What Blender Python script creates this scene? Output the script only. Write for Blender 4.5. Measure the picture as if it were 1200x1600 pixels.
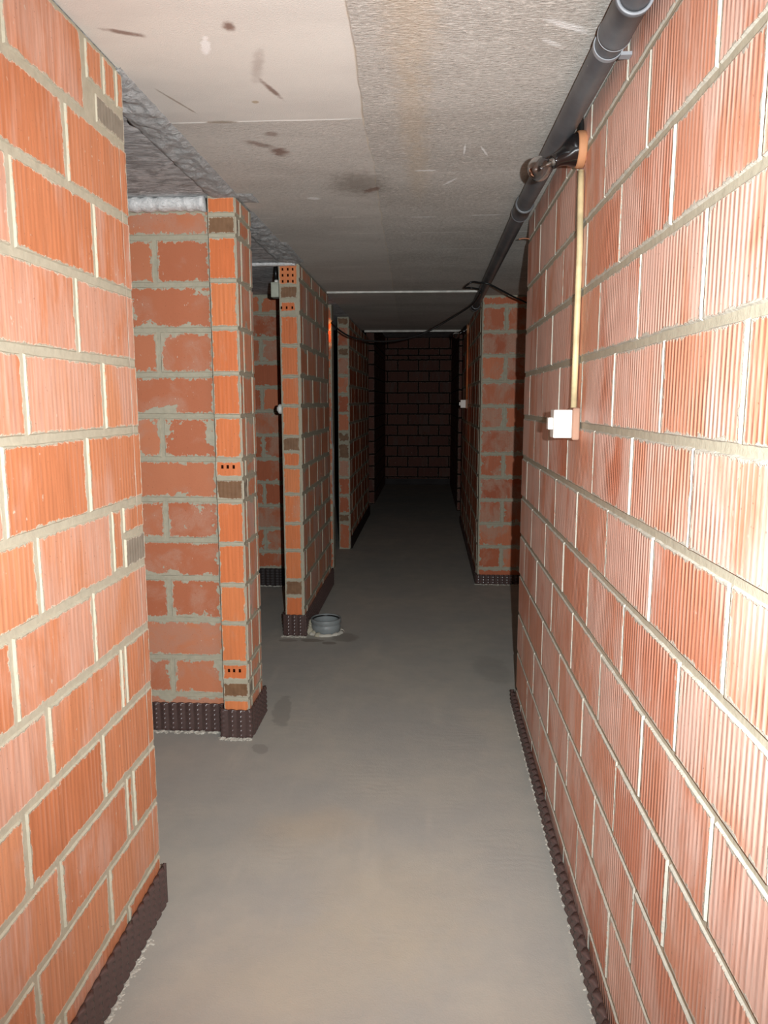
import bpy, bmesh, math, random
from mathutils import Vector, Matrix, noise

for o in list(bpy.data.objects):
    bpy.data.objects.remove(o)
scn = bpy.context.scene
COL = scn.collection
random.seed(7)
R = math.radians

# ------------------------------------------------------------------ camera
cd = bpy.data.cameras.new('camera')
cam = bpy.data.objects.new('camera', cd)
COL.objects.link(cam)
cd.sensor_fit = 'VERTICAL'
cd.sensor_height = 32.0
cd.sensor_width = 24.0
cd.lens = 1150 * 32.0 / 1600
cd.clip_start = 0.02
cd.clip_end = 60
CAMH = 1.62
cam.location = (0, 0, CAMH)
cam.rotation_euler = (R(90 - 8.506), 0, R(3.445))
scn.camera = cam

# ------------------------------------------------------------------ world, lights, exposure
w = bpy.data.worlds.new('world')
scn.world = w
w.use_nodes = True
w.node_tree.nodes['Background'].inputs[0].default_value = (0.9, 0.85, 0.8, 1)
w.node_tree.nodes['Background'].inputs[1].default_value = 0.0

def point_light(name, loc, energy, color, radius):
    l = bpy.data.lights.new(name, 'POINT')
    l.energy = energy
    l.color = color
    l.shadow_soft_size = radius
    o = bpy.data.objects.new(name, l)
    COL.objects.link(o)
    o.location = loc
    return o

def spot_light(name, loc, target, energy, color, radius, size, blend):
    l = bpy.data.lights.new(name, 'SPOT')
    l.energy, l.color, l.shadow_soft_size = energy, color, radius
    l.spot_size, l.spot_blend = R(size), blend
    o = bpy.data.objects.new(name, l)
    COL.objects.link(o)
    o.location = loc
    o.rotation_euler = (Vector(target) - Vector(loc)).to_track_quat('-Z', 'Y').to_euler()
    return o

# the camera's flash, just right of and above the lens, with the soft beam of a flash reflector
spot_light('camera_flash', (0.115, 0.0, CAMH + 0.04), (0.115 - .30, 5.0, CAMH + .04 - .55), 440, (0.94, 1.0, 1.02), 0.012, 110, 1.0)
# shaded bulb burning inside the third cellar room, behind its wall
spot_light('cellar_bulb_light', (-1.10, 6.76, 2.36), (-.93, 7.0, 2.27), 9.0, (1.0, 0.30, 0.06), 0.02, 50, 0.9)

scn.view_settings.view_transform = 'Standard'
scn.view_settings.look = 'None'
scn.view_settings.exposure = 0.0
scn.view_settings.gamma = 1.0
scn.view_settings.use_curve_mapping = False

# ------------------------------------------------------------------ node helpers
class NT:
    def __init__(s, name):
        s.m = bpy.data.materials.new(name)
        s.m.use_nodes = True
        s.t = s.m.node_tree
        s.b = s.t.nodes['Principled BSDF']
    def n(s, typ, **k):
        x = s.t.nodes.new(typ)
        for a, b in k.items():
            setattr(x, a, b)
        return x
    def put(s, sock, v):
        if isinstance(v, bpy.types.NodeSocket):
            s.t.links.new(v, sock)
        elif isinstance(v, (tuple, list)):
            if len(v) == 3 and len(sock.default_value) == 4:
                v = (*v, 1)
            sock.default_value = v
        else:
            sock.default_value = v
    def math(s, op, a, b=0.0, c=None, clamp=False):
        x = s.n('ShaderNodeMath', operation=op, use_clamp=clamp)
        s.put(x.inputs[0], a)
        s.put(x.inputs[1], b)
        if c is not None:
            s.put(x.inputs[2], c)
        return x.outputs[0]
    def mapr(s, v, a, b, c=0.0, d=1.0, smooth=True):
        x = s.n('ShaderNodeMapRange')
        x.interpolation_type = 'SMOOTHSTEP' if smooth else 'LINEAR'
        s.put(x.inputs[0], v)
        for i, q in enumerate((a, b, c, d)):
            s.put(x.inputs[i + 1], q)
        return x.outputs[0]
    def mix(s, f, a, b):
        x = s.n('ShaderNodeMix', data_type='RGBA')
        s.put(x.inputs[0], f)
        s.put(x.inputs[6], a)
        s.put(x.inputs[7], b)
        return x.outputs[2]
    def mapping(s, v, scale=(1, 1, 1), loc=(0, 0, 0), rot=(0, 0, 0)):
        x = s.n('ShaderNodeMapping')
        s.put(x.inputs[0], v)
        x.inputs[1].default_value = loc
        x.inputs[2].default_value = rot
        x.inputs[3].default_value = scale
        return x.outputs[0]
    def noise(s, v, scale, detail=4.0, rough=0.55, dist=0.0):
        x = s.n('ShaderNodeTexNoise')
        s.put(x.inputs['Vector'], v)
        x.inputs['Scale'].default_value = scale
        x.inputs['Detail'].default_value = detail
        x.inputs['Roughness'].default_value = rough
        x.inputs['Distortion'].default_value = dist
        return x.outputs[0]
    def sep(s, v):
        x = s.n('ShaderNodeSeparateXYZ')
        s.put(x.inputs[0], v)
        return x.outputs
    def comb(s, a, b, c=0.0):
        x = s.n('ShaderNodeCombineXYZ')
        s.put(x.inputs[0], a)
        s.put(x.inputs[1], b)
        s.put(x.inputs[2], c)
        return x.outputs[0]
    def uv(s, name):
        return s.n('ShaderNodeUVMap', uv_map=name).outputs[0]
    def attr(s, name):
        return s.n('ShaderNodeAttribute', attribute_name=name)
    def obj(s):
        return s.n('ShaderNodeTexCoord').outputs['Object']
    def geo(s):
        return s.n('ShaderNodeNewGeometry').outputs['Position']
    def bump(s, h, strength, dist, normal=None):
        x = s.n('ShaderNodeBump')
        s.put(x.inputs['Height'], h)
        x.inputs['Strength'].default_value = strength
        x.inputs['Distance'].default_value = dist
        if normal is not None:
            s.put(x.inputs['Normal'], normal)
        return x.outputs[0]
    def out(s, color=None, rough=None, normal=None, spec=None):
        if color is not None:
            s.put(s.b.inputs['Base Color'], color)
        if rough is not None:
            s.put(s.b.inputs['Roughness'], rough)
        if normal is not None:
            s.put(s.b.inputs['Normal'], normal)
        if spec is not None:
            s.put(s.b.inputs['Specular IOR Level'], spec)
        return s.m

def plain(name, color, rough=0.5, spec=0.5, bump=0.0, bscale=60.0, vary=0.12, metallic=0.0):
    t = NT(name)
    p = t.obj()
    nz = t.noise(p, bscale, 4)
    big = t.noise(p, bscale * 0.15, 3)
    dark = tuple(c * (1 - vary * 2) for c in color)
    c = t.mix(t.mapr(big, 0.35, 0.65), dark, color)
    t.b.inputs['Metallic'].default_value = metallic
    nrm = t.bump(nz, bump, 0.004) if bump else None
    return t.out(c, rough, nrm, spec)

# ------------------------------------------------------------------ brick and mortar materials
MORTAR_C = (0.46, 0.42, 0.32)
def brick_mat(name, base_a, base_b, film, film_amt=0.5, ridge=0.8, spec=0.35, smear=0.003, crest=0.25, rough=0.6, chips=0.5, vs=1.0, mort=None, blot=0.0, pitch=0.019):
    mort = mort or MORTAR_C
    t = NT(name)
    wuv = t.uv('plane')
    e1 = t.sep(t.uv('edge_u'))
    e2 = t.sep(t.uv('edge_v'))
    at = t.attr('block')
    rgb = t.n('ShaderNodeSeparateColor')
    t.put(rgb.inputs[0], at.outputs['Color'])
    r1, typ, r2 = rgb.outputs
    # shift the texture so that no two blocks share it
    sh = t.comb(t.math('MULTIPLY', r1, 37.0), t.math('MULTIPLY', r2, 53.0), t.math('MULTIPLY', r1, 11.0))
    v = t.n('ShaderNodeVectorMath', operation='ADD')
    t.put(v.inputs[0], wuv)
    t.put(v.inputs[1], sh)
    P = v.outputs[0]
    col = t.mix(t.math('ADD', t.math('MULTIPLY', r1, 0.75), t.math('MULTIPLY', t.noise(t.mapping(P, (1, .35, 1)), 7, 3), 0.35)), base_a, base_b)
    # pale slip film, drawn out vertically by the extruder
    fn = t.noise(t.mapping(P, (1, 1 - 0.67 * vs, 1)), 6.5, 5, 0.6, 0.4)
    fn = t.math('ADD', fn, t.math('MULTIPLY', t.math('SUBTRACT', r2, 0.5), 0.22))
    fm = t.mapr(fn, 0.60 - 0.24 * film_amt, 0.76 - 0.18 * film_amt)
    fine = t.noise(t.mapping(P, (1, 1 - 0.94 * vs, 1)), 150, 3, 0.6)
    col = t.mix(t.math('MULTIPLY', fm, t.mapr(fine, 0.2, 0.8, 0.5 * film_amt + 0.2, 1.0)), col, film)
    # fine drag lines
    streak = t.noise(t.mapping(P, (1, 0.05, 1)), 90, 3, 0.6)
    k = t.mapr(streak, 0.3, 0.7, 1 - .16 * vs, 1 + .12 * vs, False)
    hsv = t.n('ShaderNodeHueSaturation')
    t.put(hsv.inputs['Color'], col)
    t.put(hsv.inputs['Value'], k)
    col = hsv.outputs[0]
    # extruded ridges
    su = t.sep(P)
    ph = t.math('ADD', t.math('MULTIPLY', su[0], 2 * math.pi / pitch), t.math('MULTIPLY', t.noise(P, 9, 2), 0.6))
    rg = t.math('SINE', ph)
    if crest > 0:
        cm = t.math('MULTIPLY', t.mapr(rg, 0.2, 0.95), t.mapr(t.noise(t.mapping(P, (1, .4, 1)), 10, 3), 0.38, 0.62))
        col = t.mix(t.math('MULTIPLY', cm, crest), col, (0.80, 0.66, 0.58))
    # lime specks
    sp = t.noise(t.mapping(P, (1, 0.6, 1)), 75, 2, 0.5)
    spm = t.math('MULTIPLY', t.mapr(sp, 0.70, 0.74), t.mapr(t.noise(P, 5, 2), 0.45, 0.6))
    col = t.mix(t.math('MULTIPLY', spm, 0.55), col, (0.66, 0.6, 0.5))
    dk = t.noise(P, 140, 2, 0.5)
    col = t.mix(t.math('MULTIPLY', t.mapr(dk, 0.70, 0.76), 0.5), col, (0.12, 0.05, 0.03))
    # block kinds: 0 plain brick, 0.5 grey mortar-coloured filler, 1 dark brown brick
    grey = t.mix(t.noise(P, 25, 4), (0.2, 0.17, 0.13), (0.34, 0.3, 0.24))
    brn = t.mix(t.noise(P, 22, 4), (0.12, 0.05, 0.02), (0.30, 0.17, 0.09))
    col = t.mix(t.mapr(typ, 0.3, 0.4), col, grey)
    col = t.mix(t.mapr(typ, 0.8, 0.9), col, brn)
    # mortar pulled over the block edges
    d = t.math('MINIMUM', t.math('MINIMUM', e1[0], e1[1]), t.math('MINIMUM', e2[0], e2[1]))
    n1 = t.noise(P, 26, 5, 0.65)
    n2 = t.noise(t.mapping(P, (1, 0.3, 1)), 120, 2, 0.6)
    th = t.math('ADD', t.math('MULTIPLY', t.mapr(n1, 0.46, 0.80, 0.0, 1.0, False), 0.026 * chips),
                t.math('MULTIPLY', t.mapr(n2, 0.4, 0.75, 0.0, 1.0, False), 0.005 * chips))
    if blot > 0:
        th = t.math('ADD', th, t.math('MULTIPLY', t.mapr(t.noise(P, 6.5, 5, 0.6), 0.57, 0.75, 0.0, 1.0, False), 0.11 * blot))
    th = t.math('ADD', th, smear)
    mm = t.mapr(t.math('SUBTRACT', th, d), -0.0006, 0.0012)
    mc = t.mix(t.noise(P, 40, 4), tuple(c * 0.8 for c in mort), tuple(c * 1.15 for c in mort))
    fr = t.mapr(t.math('SUBTRACT', t.math('ADD', th, 0.0028), d), 0.0, 0.002)
    fr = t.math('MULTIPLY', fr, t.mapr(n2, 0.35, 0.6, 0.15, 0.8))
    col = t.mix(fr, col, (0.66, 0.58, 0.46))
    col = t.mix(mm, col, mc)
    rg = t.math('MULTIPLY', rg, t.mapr(t.noise(P, 4.5, 3), 0.38, 0.62, 0.3, 1.0))
    h = t.math('ADD', t.math('MULTIPLY', rg, 0.28 * ridge), t.math('MULTIPLY', fine, 0.35))
    h = t.math('MULTIPLY', h, t.math('SUBTRACT', 1.0, mm))
    h = t.math('ADD', h, t.math('MULTIPLY', mm, t.math('ADD', 0.8, t.math('MULTIPLY', t.noise(P, 130, 4), 0.8))))
    h = t.math('ADD', h, t.math('MULTIPLY', t.noise(P, 60, 4), 0.35))
    nrm = t.bump(h, 0.7, 0.0022)
    return t.out(col, t.mix(mm, (rough,) * 3, (0.9,) * 3), nrm, spec)

def mortar_mat(name='mortar', c=MORTAR_C):
    t = NT(name)
    p = t.geo()
    n1 = t.noise(p, 35, 5, 0.65)
    n2 = t.noise(p, 160, 3, 0.6)
    col = t.mix(n1, tuple(x * 0.72 for x in c), tuple(x * 1.15 for x in c))
    nrm = t.bump(t.math('ADD', n1, t.math('MULTIPLY', n2, 0.2)), 0.5, 0.003)
    return t.out(col, 0.92, nrm, 0.2)

M_MORTAR = mortar_mat()
M_SHADEM = mortar_mat('far_shade_mortar', (0.03, 0.016, 0.012))  # mortar colour darkened to paint in the unlit far end
M_SEAM = mortar_mat('pale_mortar', (0.68, 0.62, 0.52))
M_DARKHOLE = plain('hole_shade', (0.03, 0.008, 0.004), 0.95, 0.0)  # near-black colour paints the shade of deep holes onto shallow dents
OR_A, OR_B = (0.52, 0.17, 0.07), (0.66, 0.27, 0.13)
B_LEFT = brick_mat('orange_ribbed_brick', (0.49, 0.16, 0.065), (0.62, 0.27, 0.14), (0.60, 0.34, 0.25), 0.55, 0.5, crest=0.10, chips=0.45)
B_RIGHT = brick_mat('pale_filmed_brick', (0.60, 0.19, 0.10), (0.76, 0.36, 0.23), (0.85, 0.56, 0.46), 0.92, 1.5, pitch=0.0185, spec=0.5, crest=0.42, chips=0.55, rough=0.5, mort=(.50, .465, .39))
B_RED = brick_mat('smooth_red_brick', (0.45, 0.135, 0.065), (0.60, 0.23, 0.12), (0.52, 0.25, 0.165), 0.65, 0.0, crest=0.0, chips=1.1, spec=0.25, vs=0.0, blot=0.7)
B_END = brick_mat('bright_orange_brick', (0.66, 0.165, 0.05), (0.72, 0.235, 0.085), (0.62, 0.29, 0.17), 0.1, 0.6, crest=0.0, chips=0.45, vs=0.7)
B_SIDE = brick_mat('dull_filmed_brick', (0.66, 0.235, 0.12), (0.76, 0.34, 0.20), (0.68, 0.46, 0.38), 0.6, 0.8, crest=0.1, chips=1.0, blot=0.6)
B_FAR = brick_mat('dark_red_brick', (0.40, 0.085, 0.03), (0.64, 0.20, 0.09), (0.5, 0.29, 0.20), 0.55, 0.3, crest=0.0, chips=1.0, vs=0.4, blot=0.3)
B_SHADE = brick_mat('far_shade_brick', (0.12, 0.025, 0.012), (0.17, 0.05, 0.025), (0.14, 0.08, 0.06), 0.3, 0.3, crest=0.0, chips=0.6, mort=(.035, .018, .012))  # dimness of the far end painted into a darker brick colour

# ------------------------------------------------------------------ mesh helpers
def link(name, me, mats, parent=None, smooth=False):
    for m in (mats if isinstance(mats, (list, tuple)) else [mats]):
        me.materials.append(m)
    if smooth:
        for p in me.polygons:
            p.use_smooth = True
    o = bpy.data.objects.new(name, me)
    COL.objects.link(o)
    if parent is not None:
        o.parent = parent
    return o

def from_bm(name, bm, mats, parent=None, smooth=False):
    me = bpy.data.meshes.new(name)
    bm.to_mesh(me)
    bm.free()
    return link(name, me, mats, parent, smooth)

def tag(o, label=None, cat=None, group=None, kind=None):
    if label: o['label'] = label
    if cat: o['category'] = cat
    if group: o['group'] = group
    if kind: o['kind'] = kind
    return o

def empty(name, loc, label, cat, group=None):
    o = bpy.data.objects.new(name, None)
    o.empty_display_size = 0.05
    COL.objects.link(o)
    o.location = loc
    return tag(o, label, cat, group)

def box(bm, a, b, mi=0):
    vs = [bm.verts.new((x, y, z)) for x in (a[0], b[0]) for y in (a[1], b[1]) for z in (a[2], b[2])]
    for f in ((0, 1, 3, 2), (4, 6, 7, 5), (0, 4, 5, 1), (2, 3, 7, 6), (0, 2, 6, 4), (1, 5, 7, 3)):
        q = bm.faces.new([vs[i] for i in f])
        q.material_index = mi

def bevel_box(a, b, r=0.003, seg=2):
    bm = bmesh.new()
    box(bm, a, b)
    bmesh.ops.recalc_face_normals(bm, faces=bm.faces)
    bmesh.ops.bevel(bm, geom=list(bm.edges), offset=r, segments=seg, profile=0.6, affect='EDGES')
    return bm

def sweep(pts, rad, seg=12, cap=True, bm=None):
    bm = bm or bmesh.new()
    pts = [Vector(p) for p in pts]
    rads = rad if isinstance(rad, (list, tuple)) else [rad] * len(pts)
    rings = []
    up = None
    for i, p in enumerate(pts):
        t = (pts[min(i + 1, len(pts) - 1)] - pts[max(i - 1, 0)]).normalized()
        if up is None:
            up = Vector((0, 0, 1)) if abs(t.z) < 0.9 else Vector((1, 0, 0))
        a = t.cross(up).normalized()
        up = a.cross(t).normalized()
        rings.append([bm.verts.new(p + (a * math.cos(k * 2 * math.pi / seg) + up * math.sin(k * 2 * math.pi / seg)) * rads[i]) for k in range(seg)])
    for i in range(len(rings) - 1):
        for k in range(seg):
            bm.faces.new((rings[i][k], rings[i][(k + 1) % seg], rings[i + 1][(k + 1) % seg], rings[i + 1][k]))
    if cap:
        bm.faces.new(rings[0][::-1])
        bm.faces.new(rings[-1])
    bmesh.ops.recalc_face_normals(bm, faces=bm.faces)
    return bm

def lathe(origin, axis, prof, seg=32, closed=False, bm=None):
    """prof: (distance along axis, radius) pairs"""
    bm = bm or bmesh.new()
    origin, axis = Vector(origin), Vector(axis).normalized()
    ref = Vector((0, 0, 1)) if abs(axis.z) < 0.9 else Vector((1, 0, 0))
    a = axis.cross(ref).normalized()
    b = axis.cross(a).normalized()
    rings = []
    for d, r in prof:
        if r < 1e-6:
            rings.append([bm.verts.new(origin + axis * d)])
        else:
            rings.append([bm.verts.new(origin + axis * d + (a * math.cos(k * 2 * math.pi / seg) + b * math.sin(k * 2 * math.pi / seg)) * r) for k in range(seg)])
    if closed:
        rings.append(rings[0])
    for i in range(len(rings) - 1):
        p, q = rings[i], rings[i + 1]
        for k in range(seg):
            l = (k + 1) % seg
            if len(p) == 1 and len(q) == 1:
                continue
            if len(p) == 1:
                bm.faces.new((p[0], q[k], q[l]))
            elif len(q) == 1:
                bm.faces.new((p[k], p[l], q[0]))
            else:
                bm.faces.new((p[k], p[l], q[l], q[k]))
    bmesh.ops.recalc_face_normals(bm, faces=bm.faces)
    return bm

def catmull(pts, n=8):
    P = [Vector(p) for p in pts]
    P = [P[0] * 2 - P[1]] + P + [P[-1] * 2 - P[-2]]
    out = []
    for i in range(1, len(P) - 2):
        for k in range(n):
            t = k / n
            p0, p1, p2, p3 = P[i - 1:i + 3]
            out.append(0.5 * ((2 * p1) + (p2 - p0) * t + (2 * p0 - 5 * p1 + 4 * p2 - p3) * t * t + (3 * p1 - p0 - 3 * p2 + p3) * t ** 3))
    out.append(P[-2])
    return out

# ------------------------------------------------------------------ brick walls
RELIEF = 0.005
class Wall:
    """body of mortar with relief blocks on the faces the place shows"""
    def __init__(s, name, a, b, mats, label=None):
        s.bm = bmesh.new()
        s.name, s.mats, s.label = name, mats, label
        s.up = s.bm.loops.layers.uv.new('plane')
        s.eu = s.bm.loops.layers.uv.new('edge_u')
        s.ev = s.bm.loops.layers.uv.new('edge_v')
        s.bc = s.bm.loops.layers.float_color.new('block')
        r = RELIEF
        box(s.bm, (a[0] + r, a[1] + r, a[2]), (b[0] - r, b[1] - r, b[2]), 0)
        s.a, s.b = a, b

    def face(s, side, cells, mi=1, jb=0.0065, jh=0.006, seed=0, jit=0.0018):
        rnd = random.Random(seed + len(cells))
        if side == 'E':
            mk = lambda u, z, d: (s.b[0] - d, u, z)
        elif side == 'W':
            mk = lambda u, z, d: (s.a[0] + d, u, z)
        elif side == 'S':
            mk = lambda u, z, d: (u, s.a[1] + d, z)
        else:
            mk = lambda u, z, d: (u, s.b[1] - d, z)
        flip = side in ('W', 'N')
        bm = s.bm
        for c in cells:
            u0, u1, z0, z1 = c[:4]
            typ = c[4] if len(c) > 4 else 0.0
            holes = c[5] if len(c) > 5 else None
            r1, r2 = rnd.random(), rnd.random()
            jhl = min(jh, (u1 - u0) * 0.2)
            a0, a1, b0, b1 = u0 + jhl, u1 - jhl, z0 + jb, z1 - jb
            if len(c) > 6:        # joint overrides (left, right, bottom, top)
                a0, a1, b0, b1 = u0 + c[6][0], u1 - c[6][1], z0 + c[6][2], z1 - c[6][3]
            off = rnd.uniform(-0.0012, 0.0012)
            def finish(f, uz):
                f.material_index = mi
                for l, (u, z) in zip(f.loops, uz):
                    l[s.up].uv = (u, z)
                    l[s.eu].uv = (u - a0, a1 - u)
                    l[s.ev].uv = (z - b0, b1 - z)
                    l[s.bc] = (r1, typ, r2, 1)
            def mkface(uzs, ds):
                if flip:
                    uzs, ds = uzs[::-1], ds[::-1]
                vs = [bm.verts.new(mk(u, z, d)) for (u, z), d in zip(uzs, ds)]
                finish(bm.faces.new(vs), uzs)
            if holes:
                us, zs = holes
                hw, hh = 0.0055, 0.0085
                ub = [a0] + sum([[u0 + h - hw, u0 + h + hw] for h in us], []) + [a1]
                zb = [b0] + sum([[z0 + h - hh, z0 + h + hh] for h in zs], []) + [b1]
                for i in range(len(ub) - 1):
                    for j in range(len(zb) - 1):
                        q = [(ub[i], zb[j]), (ub[i + 1], zb[j]), (ub[i + 1], zb[j + 1]), (ub[i], zb[j + 1])]
                        if i % 2 and j % 2:
                            D = 0.004
                            mkface(q, [D] * 4)
                            bm.faces.ensure_lookup_table()
                            bm.faces[-1].material_index = 2
                            for k in range(4):
                                p, n = q[k], q[(k + 1) % 4]
                                mkface([p, n, n, p], [off, off, D, D])
                                bm.faces.ensure_lookup_table()
                                bm.faces[-1].material_index = 2
                        else:
                            mkface(q, [off] * 4)
                for q in ([(a0, b0), (a1, b0)], [(a1, b0), (a1, b1)], [(a1, b1), (a0, b1)], [(a0, b1), (a0, b0)]):
                    mkface([q[1], q[0], q[0], q[1]][::1], [off, off, RELIEF, RELIEF])
                continue
            # ragged outline
            st = 0.028
            ou, inn = [], []
            def side_pts(p, q, nrm):
                n = max(1, int((Vector(q) - Vector(p)).length / st))
                for k in range(n):
                    t = k / n
                    u, z = p[0] + (q[0] - p[0]) * t, p[1] + (q[1] - p[1]) * t
                    j = rnd.uniform(-jit, jit * 0.6)
                    ou.append((u + nrm[0] * j, z + nrm[1] * j))
                    ix = 0.0022
                    uu = min(max(ou[-1][0], a0 + ix), a1 - ix)
                    zz = min(max(ou[-1][1], b0 + ix), b1 - ix)
                    inn.append((uu - nrm[0] * (ix - abs(0)) * 0.6, zz - nrm[1] * ix * 0.6))
            side_pts((a0, b0), (a1, b0), (0, -1))
            side_pts((a1, b0), (a1, b1), (1, 0))
            side_pts((a1, b1), (a0, b1), (0, 1))
            side_pts((a0, b1), (a0, b0), (-1, 0))
            n = len(ou)
            vo = [bm.verts.new(mk(u, z, RELIEF + 0.0006)) for u, z in ou]
            vi = [bm.verts.new(mk(u, z, off)) for u, z in inn]
            idx = list(range(n))
            fl = idx[::-1] if flip else idx
            finish(bm.faces.new([vi[i] for i in fl]), [inn[i] for i in fl])
            for i in range(n):
                j = (i + 1) % n
                q, uz = [vo[i], vo[j], vi[j], vi[i]], [ou[i], ou[j], inn[j], inn[i]]
                if flip:
                    q, uz = q[::-1], uz[::-1]
                finish(bm.faces.new(q), uz)

    def streak(s, side, u, z0, z1, wd=0.0025, mi=3):
        """thin vertical line of hardened slurry on a face"""
        n = int((z1 - z0) / 0.03)
        prev = None
        rnd = random.Random(int(u * 1000))
        for k in range(n + 1):
            z = z0 + (z1 - z0) * k / n
            uu = u + rnd.uniform(-.001, .001)
            ww = wd * rnd.uniform(0.2, 1.1)
            d = -0.0012
            if side == 'E':
                p = [(s.b[0] - d, uu - ww, z), (s.b[0] - d, uu + ww, z)]
            else:
                p = [(uu - ww, s.a[1] + d, z), (uu + ww, s.a[1] + d, z)]
            vs = [s.bm.verts.new(q) for q in p]
            if prev:
                f = s.bm.faces.new((prev[0], prev[1], vs[1], vs[0]))
                f.material_index = mi
            prev = vs

    def done(s, kind='structure'):
        o = from_bm(s.name, s.bm, [M_SHADEM if s.mats[0] is B_SHADE else M_MORTAR] + s.mats[:1] + [M_DARKHOLE, M_SEAM] + s.mats[1:])
        tag(o, s.label, kind=kind)
        return o

def bond(u0, u1, beds, mod, offs, first=0, minw=0.03):
    """beds: descending or ascending z list; offs: joint phase of alternating rows"""
    beds = sorted(beds)
    out = []
    n = len(beds) - 1
    for i in range(n):
        ph = offs[(n - 1 - i + first) % len(offs)]
        j = math.floor((u0 - ph) / mod)
        br = [u0]
        x = ph + mod * j
        while x < u1:
            if x > u0 + minw and x < u1 - minw:
                br.append(x)
            x += mod
        br.append(u1)
        for a, b in zip(br, br[1:]):
            out.append((a, b, beds[i], beds[i + 1]))
    return out

CEIL = 2.515
XL, XR = -0.85, 0.483

# ---- near left wall
LB = [CEIL, 2.318, 2.125, 1.925, 1.73, 1.54, 1.335, 1.145, .945, .757, .563, .372, .188, 0.0]
wl = Wall('wall_left', (XL - .14, -0.9, 0), (XL, 2.14, CEIL), [B_LEFT], 'ribbed orange block wall on the near left, ending at the first doorway')
joints = {0: (1.532, 1.892), 1: (1.39, 1.777), 2: (1.523, 1.901), 3: (1.40, 1.78), 4: (1.524, 1.907), 5: (1.417, 1.789), 6: (1.528, 1.909),
          7: (1.405, 1.774), 8: (1.524, 1.92, 1.948), 9: (1.404, 1.78), 10: (1.529, 1.911, 1.957), 11: (1.403, 1.774), 12: (1.50, 1.88)}
cells = []
for r in range(13):
    z1, z0 = LB[r], LB[r + 1]
    br = list(joints[r])
    x = br[0]
    while x > -0.5:
        x -= 0.378
        br.insert(0, x)
    br = [-0.9] + br + [2.14]
    for a, b in zip(br, br[1:]):
        if r in (0, 6) and b == 2.14:
            continue
        cells.append((a, b, z0, z1))
z = 2.405
cells += [(1.905, 2.005, z, CEIL), (2.005, 2.085, z, CEIL), (2.085, 2.14, z, CEIL), (1.95, 2.14, 2.318, z, 0.5)]
cells += [(1.912, 1.985, 1.15, 1.335), (1.985, 2.14, 1.245, 1.335), (1.985, 2.14, 1.145, 1.245, 0.5)]
wl.face('E', cells, 1, 0.0085, 0.0085, seed=3)
wl.streak('E', 2.083, 0.19, 1.14)
wl.streak('E', 2.083, 1.25, 2.31)
wl.face('N', bond(XL - .14, XL, LB, 0.4, (0.0, 0.0)), 1, seed=4)
wl.done()

# ---- near right wall
RB = [CEIL, 2.40, 2.175, 1.965, 1.755, 1.545, 1.34, 1.135, .935, .722, .512, .30, .09, 0.0]
wr = Wall('wall_right', (XR, -0.9, 0), (XR + .14, 3.83, CEIL), [B_RIGHT], 'ribbed block wall on the right with a pale film, running close past the camera')
cells = bond(-0.9, 3.83, RB, 0.4065, (1.178, 1.378), first=0)
wr.face('W', cells, 1, 0.0080, 0.0055, seed=11)
wr.done()

# ---- far wall of the first room (set just behind the next wall end)
KB = [2.475, 2.355, 2.149, 1.947, 1.745, 1.554, 1.353, 1.160, .965, .778, .571, .378, .187, 0.0]
wk = Wall('wall_recess', (-3.0, 3.41, 0), (-0.985, 3.55, 2.478), [B_RED], 'smooth red block wall facing the camera across the first doorway')
wk.face('S', bond(-3.0, -0.987, KB, 0.39, (-1.40, -1.25), first=0, minw=0.03), 1, 0.009, 0.0085, seed=21, jit=.0025)
wk.done()

# ---- second left wall stub
w2 = Wall('wall_left', (-.985, 3.345, 0), (-.855, 3.64, CEIL), [B_END, B_SIDE], 'short bright orange wall end beyond the first doorway')
EB = [(2.435, CEIL, 0), (2.347, 2.435, 1.0), (2.155, 2.347, 0), (1.948, 2.155, 0), (1.748, 1.948, 0), (1.556, 1.748, 0), (1.357, 1.556, 0),
      (1.268, 1.357, 2), (1.163, 1.268, 1.0), (.961, 1.163, 0), (.763, .961, 0), (.575, .763, 0), (.379, .575, 0), (.284, .379, 2), (.197, .284, 1.0), (0, .197, 0)]
cells = []
for z0, z1, t in EB:
    if t == 2:
        cells.append((-.985, -.855, z0, z1, 0.0, ((.035, .060, .088), (.055,)), (.004, .004, .010, .008)))
    else:
        cells.append((-.985, -.855, z0, z1, t, None, (.004, .003, .006, .006)))
w2.face('S', cells, 1, 0.006, 0.004, seed=31)
cells = []
for k, (z0, z1, t) in enumerate(EB):
    j = 3.40 if k % 2 else 3.43
    j2 = 3.575 if k % 2 else 3.59
    cells += [(3.345, j, z0, z1, 0.5 if t == 1 else 0), (j, j2, z0, z1), (j2, 3.64, z0, z1)]
w2.face('E', cells, 4, 0.007, 0.006, seed=32)
w2.streak('E', 3.592, 0.2, 2.5)
w2.streak('E', 3.375, 0.2, 1.2, 0.002)
w2.face('N', bond(-.985, -.855, KB, 0.4, (0.0,)), 1, seed=33)
w2.done()

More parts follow.
